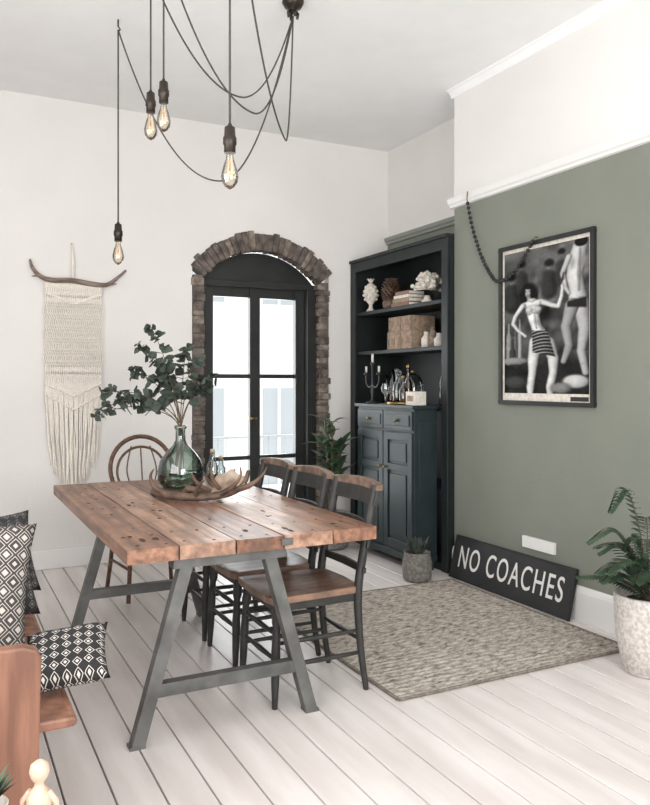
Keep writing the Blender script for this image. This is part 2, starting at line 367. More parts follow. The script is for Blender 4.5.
# ---------------------------------------------------------------- dining chairs
def dining_chair(y0):
    b=MB(); W=.41; y1=y0+W
    sh=[]
    for (x,y) in [(1.25,y0-.005),(1.24,y0+.06),(1.235,y0+W/2),(1.24,y1-.06),(1.25,y1+.005),(1.66,y1-.012),(1.69,y1-.04),(1.70,y0+W/2),(1.69,y0+.04),(1.66,y0+.012)]:
        sh.append((x,y))
    n=len(sh); c=(1.47,y0+W/2)
    top=[(x,y,.472) for x,y in sh]; bot=[(x,y,.442) for x,y in sh]; inn=[(c[0]+(x-c[0])*.72,c[1]+(y-c[1])*.72,.463) for x,y in sh]
    b.add(top+bot,[(i,(i+1)%n,(i+1)%n+n,i+n) for i in range(n)]+[tuple(range(n,2*n))],M_seat)
    b.add(top+inn,[(i,(i+1)%n,(i+1)%n+n,i+n) for i in range(n)]+[tuple(range(n,2*n))],M_seat,True)
    b.box(1.27,1.67,y0+.02,y1-.02,.405,.4425,M_chair)
    for y in (y0+.03,y1-.03):
        s=-1 if y<c[1] else 1
        P=[(1.285,y,.44),(1.283,y,.40),(1.28,y+s*.004,.36),(1.278,y+s*.006,.34),(1.272,y+s*.01,.22),(1.268,y+s*.014,.1),(1.264,y+s*.018,0)]
        b.tube(P,[.019,.021,.022,.016,.02,.017,.012],M_chair,10)
    for y in (y0+.02,y1-.02):
        P=smooth_path([(1.715,y,0),(1.685,y,.2),(1.672,y,.44),(1.70,y,.62),(1.735,y,.78),(1.765,y,.915)],4)
        b.tube(P,[.013+.007*min(1,i/8) for i in range(len(P))],M_chair,10)
    def slat(z0,z1,xb0,xb1,t,m,bow=.03):
        K=8; vs=[]
        for i in range(K+1):
            u=i/K; y=y0-.012+(W+.024)*u; o=bow*math.sin(math.pi*u)
            vs+=[(xb0+o-t/2,y,z0),(xb0+o+t/2,y,z0),(xb1+o+t/2,y,z1+.012*math.sin(math.pi*u)),(xb1+o-t/2,y,z1+.012*math.sin(math.pi*u))]
        fs=[]
        for i in range(K):
            o=i*4
            for k in range(4): fs.append((o+k,o+(k+1)%4,o+4+(k+1)%4,o+4+k))
        b.add(vs,fs+[(0,1,2,3),(K*4,K*4+1,K*4+2,K*4+3)],m)
    slat(.825,.895,1.745,1.765,.026,M_chair); slat(.894,.922,1.765,1.768,.036,M_worn)
    slat(.64,.745,1.706,1.724,.016,M_chair)
    slat(.53,.555,1.688,1.69,.016,M_chair,bow=.01)
    for y in (y0+.025,y1-.025):
        b.tube([(1.275,y,.27),(1.48,y,.27),(1.68,y,.27)],[.008,.012,.008],M_chair)
        b.tube([(1.272,y,.17),(1.48,y,.17),(1.69,y,.17)],[.008,.012,.008],M_chair)
    b.tube([(1.275,y0+.02,.31),(1.275,c[1],.31),(1.275,y1-.02,.31)],[.008,.013,.008],M_chair)
    b.tube([(1.275,y0+.02,.2),(1.275,c[1],.2),(1.275,y1-.02,.2)],[.008,.013,.008],M_chair)
    b.tube([(1.682,y0+.02,.23),(1.682,c[1],.23),(1.682,y1-.02,.23)],[.008,.012,.008],M_chair)
    b.done('dining_chair',bevel=.003)
for y in (2.95,3.43,3.905): dining_chair(y)

# rattan hoop chair
b=MB(); cx,cy=1.225,5.16; hz=.80
b.tube([(cx+.21*math.sin(a),cy+.05*(math.cos(a)),hz+.215*math.cos(a)) for a in [2*math.pi*i/36 for i in range(37)]],.015,M_rattan,8)
b.tube([(cx+.165*math.sin(a),cy+.04*(math.cos(a)),hz-.02+.165*math.cos(a)) for a in [2*math.pi*i/36 for i in range(37)]],.009,M_rattan,8)
for q in (-.08,.0,.08):
    b.tube(smooth_path([(cx+q*.6,cy-.035,hz-.18),(cx+q*1.25,cy,hz-.02),(cx+q*.8,cy+.04,hz+.15)],6),.005,M_rattan,6)
b.tube([(cx-.14,cy-.02,hz-.08),(cx,cy-.025,hz-.1),(cx+.14,cy-.02,hz-.08)],.006,M_rattan,6)
b.lathe([(.02,.44),(.19,.44),(.215,.45),(.215,.465),(.19,.475),(.02,.47)],(cx,4.98,0),M_rattan,28)
b.lathe([(.18,.4755),(.1,.476),(.01,.4755)],(cx,4.98,0),M_cane,28)
for sx in (-1,1):
    b.tube([(cx+sx*.2,cy-.01,.75),(cx+sx*.19,5.13,.46),(cx+sx*.2,5.19,.2),(cx+sx*.22,5.22,0)],.014,M_rattan)
    b.tube([(cx+sx*.15,4.84,.45),(cx+sx*.155,4.83,.2),(cx+sx*.17,4.80,0)],.014,M_rattan)
    b.tube([(cx+sx*.16,4.84,.2),(cx+sx*.2,5.19,.2)],.009,M_rattan)
b.tube([(cx+.17*math.cos(a),4.98+.17*math.sin(a),.26) for a in [2*math.pi*i/24 for i in range(25)]],.009,M_rattan)
b.done('rattan_chair')

# ---------------------------------------------------------------- rug
b=MB(); RX0,RX1,RY0,RY1=1.775,3.19,2.79,4.33; nr=40; nx=90
vs=[];fs=[]
for j in range(nr*6+1):
    y=RY0+(RY1-RY0)*j/(nr*6); zz=.003+.010*abs(math.sin(math.pi*j/6))**.7
    for i in range(nx+1):
        x=RX0+(RX1-RX0)*i/nx; e=R(-.006,.006) if i in(0,nx) else 0
        vs.append((x+e,y+.003*math.sin(i*.7+(j//6)*2.1),zz+.002*math.sin(i*2.1+(j//6)*1.7)+R(-.0008,.0008) if 0<i<nx else .001))
for j in range(nr*6):
    for i in range(nx): fs.append((j*(nx+1)+i,j*(nx+1)+i+1,(j+1)*(nx+1)+i+1,(j+1)*(nx+1)+i))
b.add(vs,fs,M_rug,True); b.box(RX0+.004,RX1-.004,RY0,RY1,.0005,.002,M_rug)
for p,q in (((RX0,RY0),(RX1,RY0)),((RX1,RY0),(RX1,RY1)),((RX1,RY1),(RX0,RY1)),((RX0,RY1),(RX0,RY0))): b.tube([(p[0],p[1],.008),(q[0],q[1],.008)],.0075,M_rugedge,8)
b.done('woven_rug',recalc=False)

# ---------------------------------------------------------------- bookcase
b=MB(); U0,U1=YG+.01,YB-.005; UX=3.29
b.box(UX,XA-.005,U0,U0+.035,0,2.44,M_unit); b.box(UX,XA-.005,U1-.035,U1,0,2.44,M_unit)
b.box(XA-.02,XA-.005,U0,U1,0,2.44,M_unit)
b.box(UX-.015,UX+.01,U0-.0,U0+.075,0,2.36,M_unit); b.box(UX-.015,UX+.01,U1-.085,U1,0,2.36,M_unit)
b.box(UX-.015,UX+.01,U0,U1,2.355,2.44,M_unit); b.box(UX-.03,XA-.005,U0,U1,2.44,2.465,M_unit)
for z in (2.0,1.655,1.2,.6,.06): b.box(UX+.01,XA-.02,U0+.035,U1-.035,z-.03,z,M_unit)
b.box(UX,UX+.02,U0,U1,0,.06,M_unit)
b.done('bookcase',bevel=.003)
# cupboard
b=MB(); CX0,CX1,C0,C1=3.06,3.274,4.62,5.46
b.box(CX0+.015,CX1,C0+.01,C1-.01,.10,1.19,M_teal); b.box(CX0-.012,CX1,C0-.012,C1+.012,1.19,1.215,M_teal)
b.box(CX0,CX1,C0,C1,.07,.12,M_teal)
for y in (C0+.03,C1-.03):
    for xx in (CX0+.04,CX1-.03): b.tube([(xx,y,.07),(xx,y,0)],[.022,.015],M_teal)
mid=(C0+C1)/2
for a,c in ((C0+.02,mid-.005),(mid+.005,C1-.02)):
    b.box(CX0,CX0+.02,a,c,1.03,1.17,M_teal); b.box(CX0-.006,CX0,a+.03,c-.03,1.06,1.14,M_teal)
    b.ball((CX0-.018,(a+c)/2,1.10),.012,M_brass)
    b.box(CX0,CX0+.02,a,a+.06,.14,1.01,M_teal); b.box(CX0,CX0+.02,c-.06,c,.14,1.01,M_teal)
    for z0,z1 in ((.14,.2),(.95,1.01),(.72,.77)): b.box(CX0,CX0+.02,a+.06,c-.06,z0,z1,M_teal)
    b.box(CX0+.004,CX0+.02,a+.085,c-.085,.225,.695,M_teal); b.box(CX0+.004,CX0+.02,a+.085,c-.085,.79,.93,M_teal)
b.ball((CX0-.014,mid-.035,.74),.012,M_brass); b.ball((CX0-.014,mid+.035,.74),.012,M_brass)
b.box(CX0+.05,CX1-.04,C0+.002,C0+.012,.2,1.1,M_teal)
b.done('cupboard',bevel=.004)

# shelf items
b=MB(); c=(3.36,5.74,2.001)
b.lathe([(.03,0),(.04,.01),(.02,.03),(.015,.06),(.045,.1),(.06,.15),(.055,.2),(.03,.24),(.015,.25)],c,M_cream,16)
for k in range(4):
    for i in range(8):
        a=2*math.pi*(i+.5*k)/8; rr=(.05,.06,.057,.042)[k]; b.ball((c[0]+rr*math.cos(a),c[1]+rr*math.sin(a),c[2]+.11+k*.035),.014,M_cream,6,5)
for i in range(9):
    a=2*math.pi*i/9; b.leaf((c[0],c[1],c[2]+.24),(math.cos(a)*.6,math.sin(a)*.6,1),.08,.03,.02,M_cream)
b.done('pineapple_ornament')
b=MB()
for k,(w_,d_,h_,m_) in enumerate(((.26,.18,.03,M_redb),(.24,.17,.035,M_tan),(.22,.16,.025,M_cream),(.2,.15,.03,M_redb))):
    z=2.0+sum((.03,.035,.025,.03)[:k])+.001; b.box(3.32,3.32+d_,5.08,5.08+w_,z,z+h_-.002,m_); b.box(3.325,3.318+d_,5.079,5.082+w_,z+.004,z+h_-.006,M_cream)
b.done('stack_of_books',bevel=.002)
b=MB(); c=Vector((3.42,5.5,2.001)); b.lathe([(.05,0),(.07,.02),(.075,.06),(.05,.1)],c,M_antler,16)
for k in range(9):
    for i in range(12):
        a=2*math.pi*(i+.5*(k%2))/12; z=.05+k*.023; rr=.085*math.sin(math.pi*(.15+.8*(k+1)/10))
        b.leaf(c+Vector((rr*.7*math.cos(a),rr*.7*math.sin(a),z)),(math.cos(a),math.sin(a),.8),.05,.035,.0,M_antler,3)
b.done('dried_artichoke')
b=MB(); c=Vector((3.39,4.92,2.001)); b.lathe([(.045,0),(.05,.015),(.03,.03),(.02,.06)],c,M_cream,14)
for i in range(110):
    d=Vector((R(-.6,.6),R(-1,1),R(-.05,1.2))).normalized(); L=R(.08,.125); p=c+Vector((0,0,.12))
    q=p+d*L*.5; b.tube([p,q,p+d*L],[.014,.012,.01],M_cream,6); b.ball(p+d*L,.017,M_cream,7,5)
b.done('coral_ornament')
b=MB()
for k,(y0,y1,z0,z1) in enumerate(((5.04,5.40,1.656,1.80),(5.06,5.38,1.802,1.92))):
    b.box(3.33,3.56,y0,y1,z0,z1,M_tan)
    for yy in (y0+.005,(y0+y1)/2,y1-.005): b.box(3.324,3.33,yy-.012,yy+.012,z0,z1,M_drift)
    for q in range(3): b.box(3.326,3.33,y0+.04+q*.11,y0+.09+q*.11,z0+.04,z0+.09,M_redb)
b.done('wooden_box',bevel=.003)
b=MB()
for y,h,m_ in ((4.95,.12,M_cream),(4.86,.15,M_drift),(4.78,.1,M_cream)):
    b.lathe([(.03,0),(.038,.01),(.04,h*.6),(.02,h*.8),(.018,h),(.022,h+.005)],(3.4,y,1.656),m_,16)
b.done('ceramic_jars')
zt=1.216
b=MB(); c=(3.12,5.30,zt); b.lathe([(.055,0),(.055,.01),(.02,.02),(.009,.05),(.015,.1),(.008,.15),(.008,.3),(.016,.31),(.02,.33)],c,M_black,16)
for sx in (-1,1):
    b.tube(smooth_path([(c[0],c[1],zt+.15),(c[0],c[1]+sx*.05,zt+.13),(c[0],c[1]+sx*.1,zt+.17),(c[0],c[1]+sx*.1,zt+.23)],5),.007,M_black); b.lathe([(.022,.23),(.02,.25)],(c[0],c[1]+sx*.1,zt),M_black,12)
    b.lathe([(.009,.25),(.009,.30)],(c[0],c[1]+sx*.1,zt),M_cream,10)
b.lathe([(.01,.33),(.01,.4)],c,M_cream,10)
b.done('candelabra')
b=MB(); b.lathe([(.12,0),(.125,.004),(.125,.02),(.12,.02),(.118,.006),(.001,.006)],(3.17,4.93,zt),M_brass,30); b.done('drinks_tray')
k=0
for (x,y,h,r,m_) in ((3.13,4.95,.25,.032,M_clear),(3.20,4.90,.28,.03,M_amber),(3.19,5.0,.24,.035,M_clear),(3.13,4.86,.2,.032,M_amber)):
    b=MB(); z=zt+.0065; b.lathe([(r*.9,0),(r,.01),(r,h*.55),(r*.35,h*.7),(r*.32,h*.9),(r*.4,h*.92),(r*.4,h*.95)],(x,y,z),m_,18); b.lathe([(r*.3,h*.95),(r*.5,h*.97),(r*.55,h*1.03),(r*.2,h*1.08)],(x,y,z),M_brass if k%2 else M_clear,12)
    b.lathe([(r*.85,.012),(r*.85,h*(.3+.05*k)),(.001,h*(.3+.05*k))],(x,y,z),(M_amber,M_redb)[k%2],16); b.done('liquor_bottle'); k+=1
b=MB(); b.box(3.10,3.2,4.66,4.78,zt,zt+.1,M_cream); b.box(3.099,3.1,4.68,4.76,zt+.03,zt+.07,M_tan); b.done('small_box',bevel=.003)
b=MB(); b.lathe([(.04,0),(.042,.003),(.006,.008),(.005,.07),(.03,.09),(.036,.12),(.03,.16)],(3.12,5.10,zt),M_clear,18,cap=False); b.done('wine_glass')
b=MB(); b.lathe([(.08,0),(.09,.01),(.09,.16),(.07,.22),(.04,.25),(.001,.26)],(3.44,5.2,1.201),M_clear,20); b.lathe([(.012,.26),(.016,.275),(.001,.29)],(3.44,5.2,1.201),M_brass,12); b.done('glass_cloche')
b=MB()
for y,h in ((4.7,.3),(4.78,.26),(4.86,.32),(5.6,.3),(5.7,.25)):
    b.lathe([(.03,0),(.033,.01),(.033,h*.6),(.012,h*.78),(.012,h)],(3.5,y,1.201),random.choice((M_clear,M_amber)),14)
b.done('bottle_collection')

# ---------------------------------------------------------------- sign
par=empty('leaning_sign',(3.235,3.85,0)); th=math.radians(14)
yv=Vector((math.sin(th),0,math.cos(th))); zv=Vector((-math.cos(th),0,math.sin(th))); xv=Vector((0,-1,0))
def sM(o): return Matrix(((xv.x,yv.x,zv.x,o[0]),(xv.y,yv.y,zv.y,o[1]),(xv.z,yv.z,zv.z,o[2]),(0,0,0,1)))
b=MB(); b.box(-.575,.575,0,.30,-.018,0,M_sign)
for q in ((-.575,.575,0,.01),(-.575,.575,.29,.30),(-.575,-.565,0,.3),(.565,.575,0,.3)): b.box(q[0],q[1],q[2],q[3],0,.004,M_black)
o=b.done('board',bevel=.002); o.parent=par; bpy.context.view_layer.update(); o.matrix_world=sM((3.237,3.855,.005))
cu=bpy.data.curves.new('lettering','FONT'); cu.body='NO COACHES'; cu.size=.22; cu.extrude=.001; cu.align_x='CENTER'; cu.align_y='CENTER'; cu.space_character=1.18; cu.offset=.0005
cu.materials.append(M_letter); t=bpy.data.objects.new('lettering',cu); S.collection.objects.link(t); bpy.context.view_layer.update()
kx=1.0/t.dimensions.x; ky=.15/t.dimensions.y; t.parent=par
cen=Vector((3.237,3.855,.005))+yv*.15+zv*.0022
t.matrix_world=sM(cen)@Matrix.Diagonal((kx,ky,1,1))
b=MB(); b.box(XG-.02,XG,3.47,3.75,.34,.41,M_trim)
for y in (3.54,3.68): b.box(XG-.0215,XG-.02,y-.03,y+.03,.355,.395,M_trim)
b.done('wall_socket',bevel=.006)

# ---------------------------------------------------------------- framed poster
par=empty('framed_poster',(XG,3.56,1.755))
def ap(o): o.parent=par; o.matrix_parent_inverse=Matrix.Translation((-XG,-3.56,-1.755))
b=MB(); fy0,fy1,fz0,fz1=3.15,3.97,1.24,2.27
for q in ((fy0,fy1,fz0,fz0+.026),(fy0,fy1,fz1-.026,fz1),(fy0,fy0+.026,fz0+.026,fz1-.026),(fy1-.026,fy1,fz0+.026,fz1-.026)): b.box(XG-.03,XG-.001,q[0],q[1],q[2],q[3],M_black)
ap(b.done('frame',bevel=.003))
b=MB(); b.box(XG-.012,XG-.001,fy0+.02,fy1-.02,fz0+.02,fz1-.02,M_cream); b.box(XG-.0135,XG-.012,3.20,3.34,1.272,1.298,M_black); ap(b.done('paper'))
GW,GH=200,372; gx=np.linspace(0,84,GW)[None,:].repeat(GH,0); gy=np.linspace(0,158,GH)[:,None].repeat(GW,1)
rng=np.random.default_rng(3)
def blotch(n,sc):
    a=np.zeros((GH,GW))
    for _ in range(n):
        cx_,cy_=rng.uniform(-5,89),rng.uniform(-5,163); s1=rng.uniform(.5,1.5)*sc; s2=rng.uniform(.5,1.5)*sc
        a+=rng.uniform(-1,1)*np.exp(-((gx-cx_)/s1)**2-((gy-cy_)/s2)**2)
    return a
img=66+30*blotch(60,9)+26*blotch(220,3.2)
img+=np.clip((gy-95)/60,0,1)*36
def sst(e0,e1,x): 
    t=np.clip((x-e0)/(e1-e0),0,1); return t*t*(3-2*t)
def blend(mask,val):
    global img; img=img*(1-mask)+val*mask
def ell(cx_,cy_,rx,ry,g,rot=0,soft=.12,shade=.3,lx=-.5,ly=.5):
    dx=gx-cx_;dy=gy-cy_; u=(dx*math.cos(rot)+dy*math.sin(rot))/rx; v=(-dx*math.sin(rot)+dy*math.cos(rot))/ry; r=np.sqrt(u*u+v*v)
    blend(1-sst(1-soft,1+soft,r), g*(1-shade+shade*np.sqrt(np.clip(1-r*r,0,1))+shade*.7*(lx*dx/rx+ly*dy/ry)))
def limb(P,g,shade=.55,soft=.5,lx=-.7):
    m=np.full((GH,GW),9e9); val=np.zeros((GH,GW))
    for (x0,y0,r0),(x1,y1,r1) in zip(P[:-1],P[1:]):
        dx,dy=x1-x0,y1-y0; L=dx*dx+dy*dy; t=np.clip(((gx-x0)*dx+(gy-y0)*dy)/L,0,1); r=r0+(r1-r0)*(t*t*(3-2*t))
        ox=gx-x0-t*dx; oy=gy-y0-t*dy; d=np.sqrt(ox*ox+oy*oy); sd=d-r; v=g*(1-shade+shade*np.sqrt(np.clip(1-(d/r)**2,0,1))+shade*.6*lx*(ox/r)+.1*oy/r)
        k=sd<m; m=np.where(k,sd,m); val=np.where(k,v,val)
    blend(1-sst(-soft,soft,m),np.clip(val,6,250))
for (x_,y_,r_,g_) in ((8,128,6,130),(19,141,4.5,120),(47,137,5,128),(59,147,4,110)):
    limb([(x_,y_-28,r_*1.5),(x_,y_-12,r_*1.2)],50,soft=3); ell(x_,y_,r_*.7,r_,g_,soft=.5); ell(x_,y_+r_*.5,r_*.9,r_*.8,28,soft=.5)
blend(sst(46,28,gy)*.85,28+20*blotch(120,3))
for (x_,h_,w_,g_) in ((5,78,3,140),(12,70,2.6,100),(17,82,2.2,160),(9,60,3.4,60)):
    limb([(x_,34,w_),(x_,h_-14,w_),(x_,h_-8,w_*.4),(x_,h_,w_*.35)],g_,soft=.8)
ell(10,36,16,4,140,soft=.3)
# right-hand figure, seen from behind
limb([(76,150,7),(73,136,8),(71,122,7.6),(73,110,7),(74,98,8.4),(73,90,8.2)],190,soft=.8)
limb([(76,148,.5),(75,125,1.1),(75,106,.6)],110,soft=1.4); ell(69,136,2.5,6,150,soft=.8,shade=0); ell(79,136,2.5,6,130,soft=.8,shade=0)
limb([(66,142,2.8),(60,126,2.6),(63,110,2.0),(66,104,1.6)],176)
limb([(77,92,7.2),(80,66,5.5),(77,44,4),(81,22,3.2)],166); limb([(69,92,6.6),(63,70,4.8),(66,50,3.9),(61,34,2.8)],148)
blend((1-sst(-1,1,np.abs(gy-93)-4-.15*(gx-72)))*(1-sst(8.2,9.2,np.abs(gx-73))),38)
ell(77,155,6,5,26)
# woman
ell(27,112,7.5,9,20,soft=.35,shade=.1); ell(21,105,4,9,20,rot=.25,soft=.45,shade=.1); ell(32,105,4,9,20,rot=-.25,soft=.45,shade=.1)
limb([(46,54,6.8),(51,38,5.4),(51,22,4),(48,8,4),(48,-4,2.8)],196); limb([(34,56,7),(31,38,5.6),(30,22,4.1),(28,8,4),(28,-4,2.8)],208)
limb([(26,107,2.1),(28,100,2.4)],150)
limb([(30,97,7.4),(31,90,7.2),(32,82,5.9),(34,74,5.4),(37,66,7),(40,58,8.4)],222,soft=.8)
limb([(21.5,97.5,3),(38.5,99,3)],214,shade=.25,soft=.9)
limb([(32,88,.4),(33,79,.8),(34,72,.5)],160,soft=1.3); ell(34.5,71,.7,.7,90,soft=.6)
limb([(36.5,84,.5),(37.5,76,1.5),(40,70,.6)],140,soft=1.8); limb([(25,102,.3),(30,100.5,.4),(35,102.5,.3)],150,soft=.8)
limb([(20,97,2.8),(12,86,2.3),(9.5,78,2.1),(15,70,1.7),(20,66,1.4),(23,63,1.7)],200)
limb([(40,99,2.9),(50,94,2.5),(56,92,2.2),(59,102,1.9),(60,111,1.5),(59,115,1.9)],204); limb([(57,114,1.4),(60,120,1.2),(61,126,.6)],60)
ell(26.8,91.6,3.8,3.2,196,soft=.35,shade=.4); ell(36,91.6,3.8,3.2,186,soft=.35,shade=.4); limb([(23,88,.3),(27,86.6,.6),(31,88.7,.3)],110,soft=1); limb([(33,88,.3),(37,86.6,.6),(40,89,.3)],110,soft=1); limb([(24,94,.25),(22.5,99,.25)],90,soft=.5); limb([(38,94,.25),(38.6,100,.25)],90,soft=.5)
sh=(1-sst(-.6,.6,np.maximum.reduce([np.abs(gx-(38+(64-gy)*.16))-(7.6+(68-gy)*.13),gy-68-(gx-38)*-.12,43-gy+(gx-38)*.25*-1])))
st=30+150*sst(.2,.8,np.sin((gy+(gx-38)**2*.018-(gx-38)*.15)*1.75))*(.7+.3*np.cos((gx-36)/7))
blend(sh,st)
ell(25.4,111.5,3.7,5.4,190,soft=.25,shade=.5)
for ex in (23.9,26.9): ell(ex,112.4,.9,.6,70,soft=.7,shade=0)
limb([(25.2,112,.2),(25.0,110.4,.35)],140,soft=.6); ell(25.3,108.6,1.1,.45,95,soft=.6,shade=0)
ell(26.2,117,4.4,2.6,22,soft=.4,shade=0); ell(21.6,112,1.4,5.5,22,soft=.6,shade=0); ell(29.6,112,1.5,5.5,22,soft=.6,shade=0)
ell(72,13,12,7,190,soft=.2); ell(58,6,10,6,120,soft=.3); ell(12,12,12,7,66,soft=.3)
# photographic softness and grain
for _ in range(2):
    img=(img+np.roll(img,1,0)+np.roll(img,-1,0)+np.roll(img,1,1)+np.roll(img,-1,1))/5
img=img*(1+.10*blotch(260,3))+rng.normal(0,7,(GH,GW)); img=np.clip((img-20)*1.0+20,12,232)
ln=(img/255.)**2.2
pv=[(XG-.0135,3.925-gx[0,i]/84*.73,1.315+gy[j,0]/158*.905) for j in range(GH) for i in range(GW)]
pf=[(j*GW+i,(j+1)*GW+i,(j+1)*GW+i+1,j*GW+i+1) for j in range(GH-1) for i in range(GW-1)]
me=bpy.data.meshes.new('photographic_print'); me.from_pydata(pv,[],pf)
ca=me.color_attributes.new('tone','FLOAT_COLOR','POINT'); fl=ln.reshape(-1); arr=np.ones((len(fl),4)); arr[:,0]=fl;arr[:,1]=fl;arr[:,2]=fl*.98
ca.data.foreach_set('color',arr.reshape(-1).astype(np.float32))
m,nn,ll,bb=newmat('silver_print'); bb.inputs['Roughness'].default_value=.8; bb.inputs['Specular IOR Level'].default_value=.15
at=nn.new('ShaderNodeAttribute'); at.attribute_name='tone'; ll.new(at.outputs['Color'],bb.inputs['Base Color']); me.materials.append(m)
o=bpy.data.objects.new('photographic_print',me); S.collection.objects.link(o); ap(o)

# bead garland
b=MB(); P=smooth_path([(3.275,4.272,2.66),(3.30,4.265,2.52),(3.31,4.215,2.36),(3.31,4.142,2.22),(3.31,4.06,2.11),(3.305,4.0,2.06),(3.283,3.90,2.05),(3.282,3.81,2.08),(3.282,3.70,2.17),(3.284,3.62,2.27)],14)
b.tube(P,.003,M_cord,5); acc=0
for i in range(1,len(P)):
    acc+=(P[i]-P[i-1]).length
    if acc>.026: b.ball(P[i],.0135,M_black,8,6); acc=0
b.tube([(3.284,3.62,2.27),(3.29,3.615,2.285),(3.31,3.61,2.285)],.004,M_brass,6)
b.tube([(XG-.05,4.272,2.715),(XG-.055,4.272,2.66),(XG-.05,4.272,2.65)],.004,M_brass,6)
b.done('bead_garland')

# ---------------------------------------------------------------- pendant light
b=MB(); CAN=Vector((1.745,3.83,3.5))
b.lathe([(.06,0),(.06,-.02),(.045,-.045),(.012,-.06),(.012,-.075)],CAN,M_socket,24)
for i in range(4):
    a=i*1.57; b.tube([CAN+Vector((0,0,-.05)),CAN+Vector((.03*math.cos(a),.03*math.sin(a),-.075)),CAN+Vector((.025*math.cos(a),.025*math.sin(a),-.10))],.009,M_socket)
def pend(x,y,zb,zmin,tm):
    top=Vector((x,y,3.44)); sk=zb+.14
    b.tube([(x,y,3.5),(x,y,3.46),(x+.012,y,3.445),(x,y,3.43)],.005,M_socket,6)
    b.tube([top,(x,y,sk+.08)],.0045,M_cord,6)
    b.lathe([(.006,.11),(.010,.10),(.020,.095),(.022,.06),(.026,.055),(.026,.03),(.022,.025),(.022,-.004)],(x,y,sk),M_socket,18)
    b.lathe([(.0135,sk-zb-.002),(.015,.115),(.024,.09),(.032,.058),(.033,.045),(.029,.025),(.017,.008),(.004,0)],(x,y,zb),M_bulb,20,cap=False)
    for i in range(6):
        a=i*math.pi/3; b.tube([(x+.004*math.cos(a),y+.004*math.sin(a),zb+.105),(x+.013*math.cos(a+.4),y+.013*math.sin(a+.4),zb+.04)],.0008,M_fil,4)
    b.tube([(x,y,sk),(x,y,zb+.07)],.003,M_bulb,6)
    C=CAN+Vector((0,0,-.09)); pts=[]
    for i in range(49):
        t=i/48; p=top.lerp(C,t)
        s=1-(abs(t-tm)/(tm if t<tm else 1-tm))**2; p.z-=(3.42-zmin)*s; pts.append(p)
    b.tube(pts,.0045,M_cord,6)
pend(.93,4.50,2.07,2.52,.60)
pend(.942,3.783,2.595,2.90,.60)
pend(.947,3.556,2.57,2.80,.66)
pend(.988,2.75,2.12,2.66,.84)
b.done('pendant_light')

# ---------------------------------------------------------------- macrame
b=MB(); X0,X1=.69,1.10; Yw=YB-.03
b.tube(smooth_path([(.590,Yw,2.285),(.61,Yw-.005,2.22),(.66,Yw-.01,2.165),(.74,Yw-.015,2.14),(.88,Yw-.015,2.145),(1.05,Yw-.015,2.125),(1.14,Yw-.012,2.13),(1.21,Yw,2.18),(1.285,Yw+.005,2.25)],5),[.008+.012*math.sin(i/40*3.14) for i in range(41)],M_drift,9)
b.tube([(1.15,Yw,2.13),(1.21,Yw-.01,2.14)],[.01,.004],M_drift,6); b.tube([(.65,Yw,2.17),(.60,Yw-.01,2.16)],[.01,.003],M_drift,6)
b.tube([(.885,YB,2.42),(.885,YB-.02,2.425)],.005,M_brass,6)
b.tube([(.885,YB-.012,2.43),(.892,Yw,2.3),(.89,Yw-.01,2.15)],[.006,.011,.012],M_rope,7)
NS=52
for i in range(NS):
    u=(i+.5)/NS; x=X0+(X1-X0)*u; dist=abs(2*u-1); zl=.60+.20*dist**1.3+R(-.07,.05); pts=[]; n=52; ph=((-1)**i); w1=R(0,6.28); w2=R(.002,.006); cl=round(u*11)/11
    for k in range(n+1):
        t=k/n; z=2.13-(2.13-zl)*t
        latt=max(0,1-abs((z-1.74)/.36))
        loose=max(0,min(1,(1.32-z)/.4))
        dx=ph*.012*math.sin((z-2.13)*36)*min(1,latt*2.5)+loose*w2*math.sin(z*16+w1)
        xc=x+(X0+(X1-X0)*cl-x)*.45*loose
        nar=1-.24*max(0,min(1,(1.3-z)/.65))
        pts.append((.895+(xc-.895)*nar+dx,Yw-.008-loose*.006*math.cos(w1)+ph*.004*math.cos((z-2.13)*36)*min(1,latt*2.5),z))
    b.tube(pts,[.0046]*(n-2)+[.004,.003,.002],M_rope,5)
for zz,amp in ((2.05,-.08),(1.38,-.10),(1.30,-.12)):
    for i in range(24):
        x=X0+(X1-X0)*(i+.5)/24; dz=amp*(1-abs(2*(i+.5)/24-1)); b.ball((x,Yw-.014,zz+dz),(.011,.009,.013),M_rope,7,5)
b.done('macrame_wall_hanging')

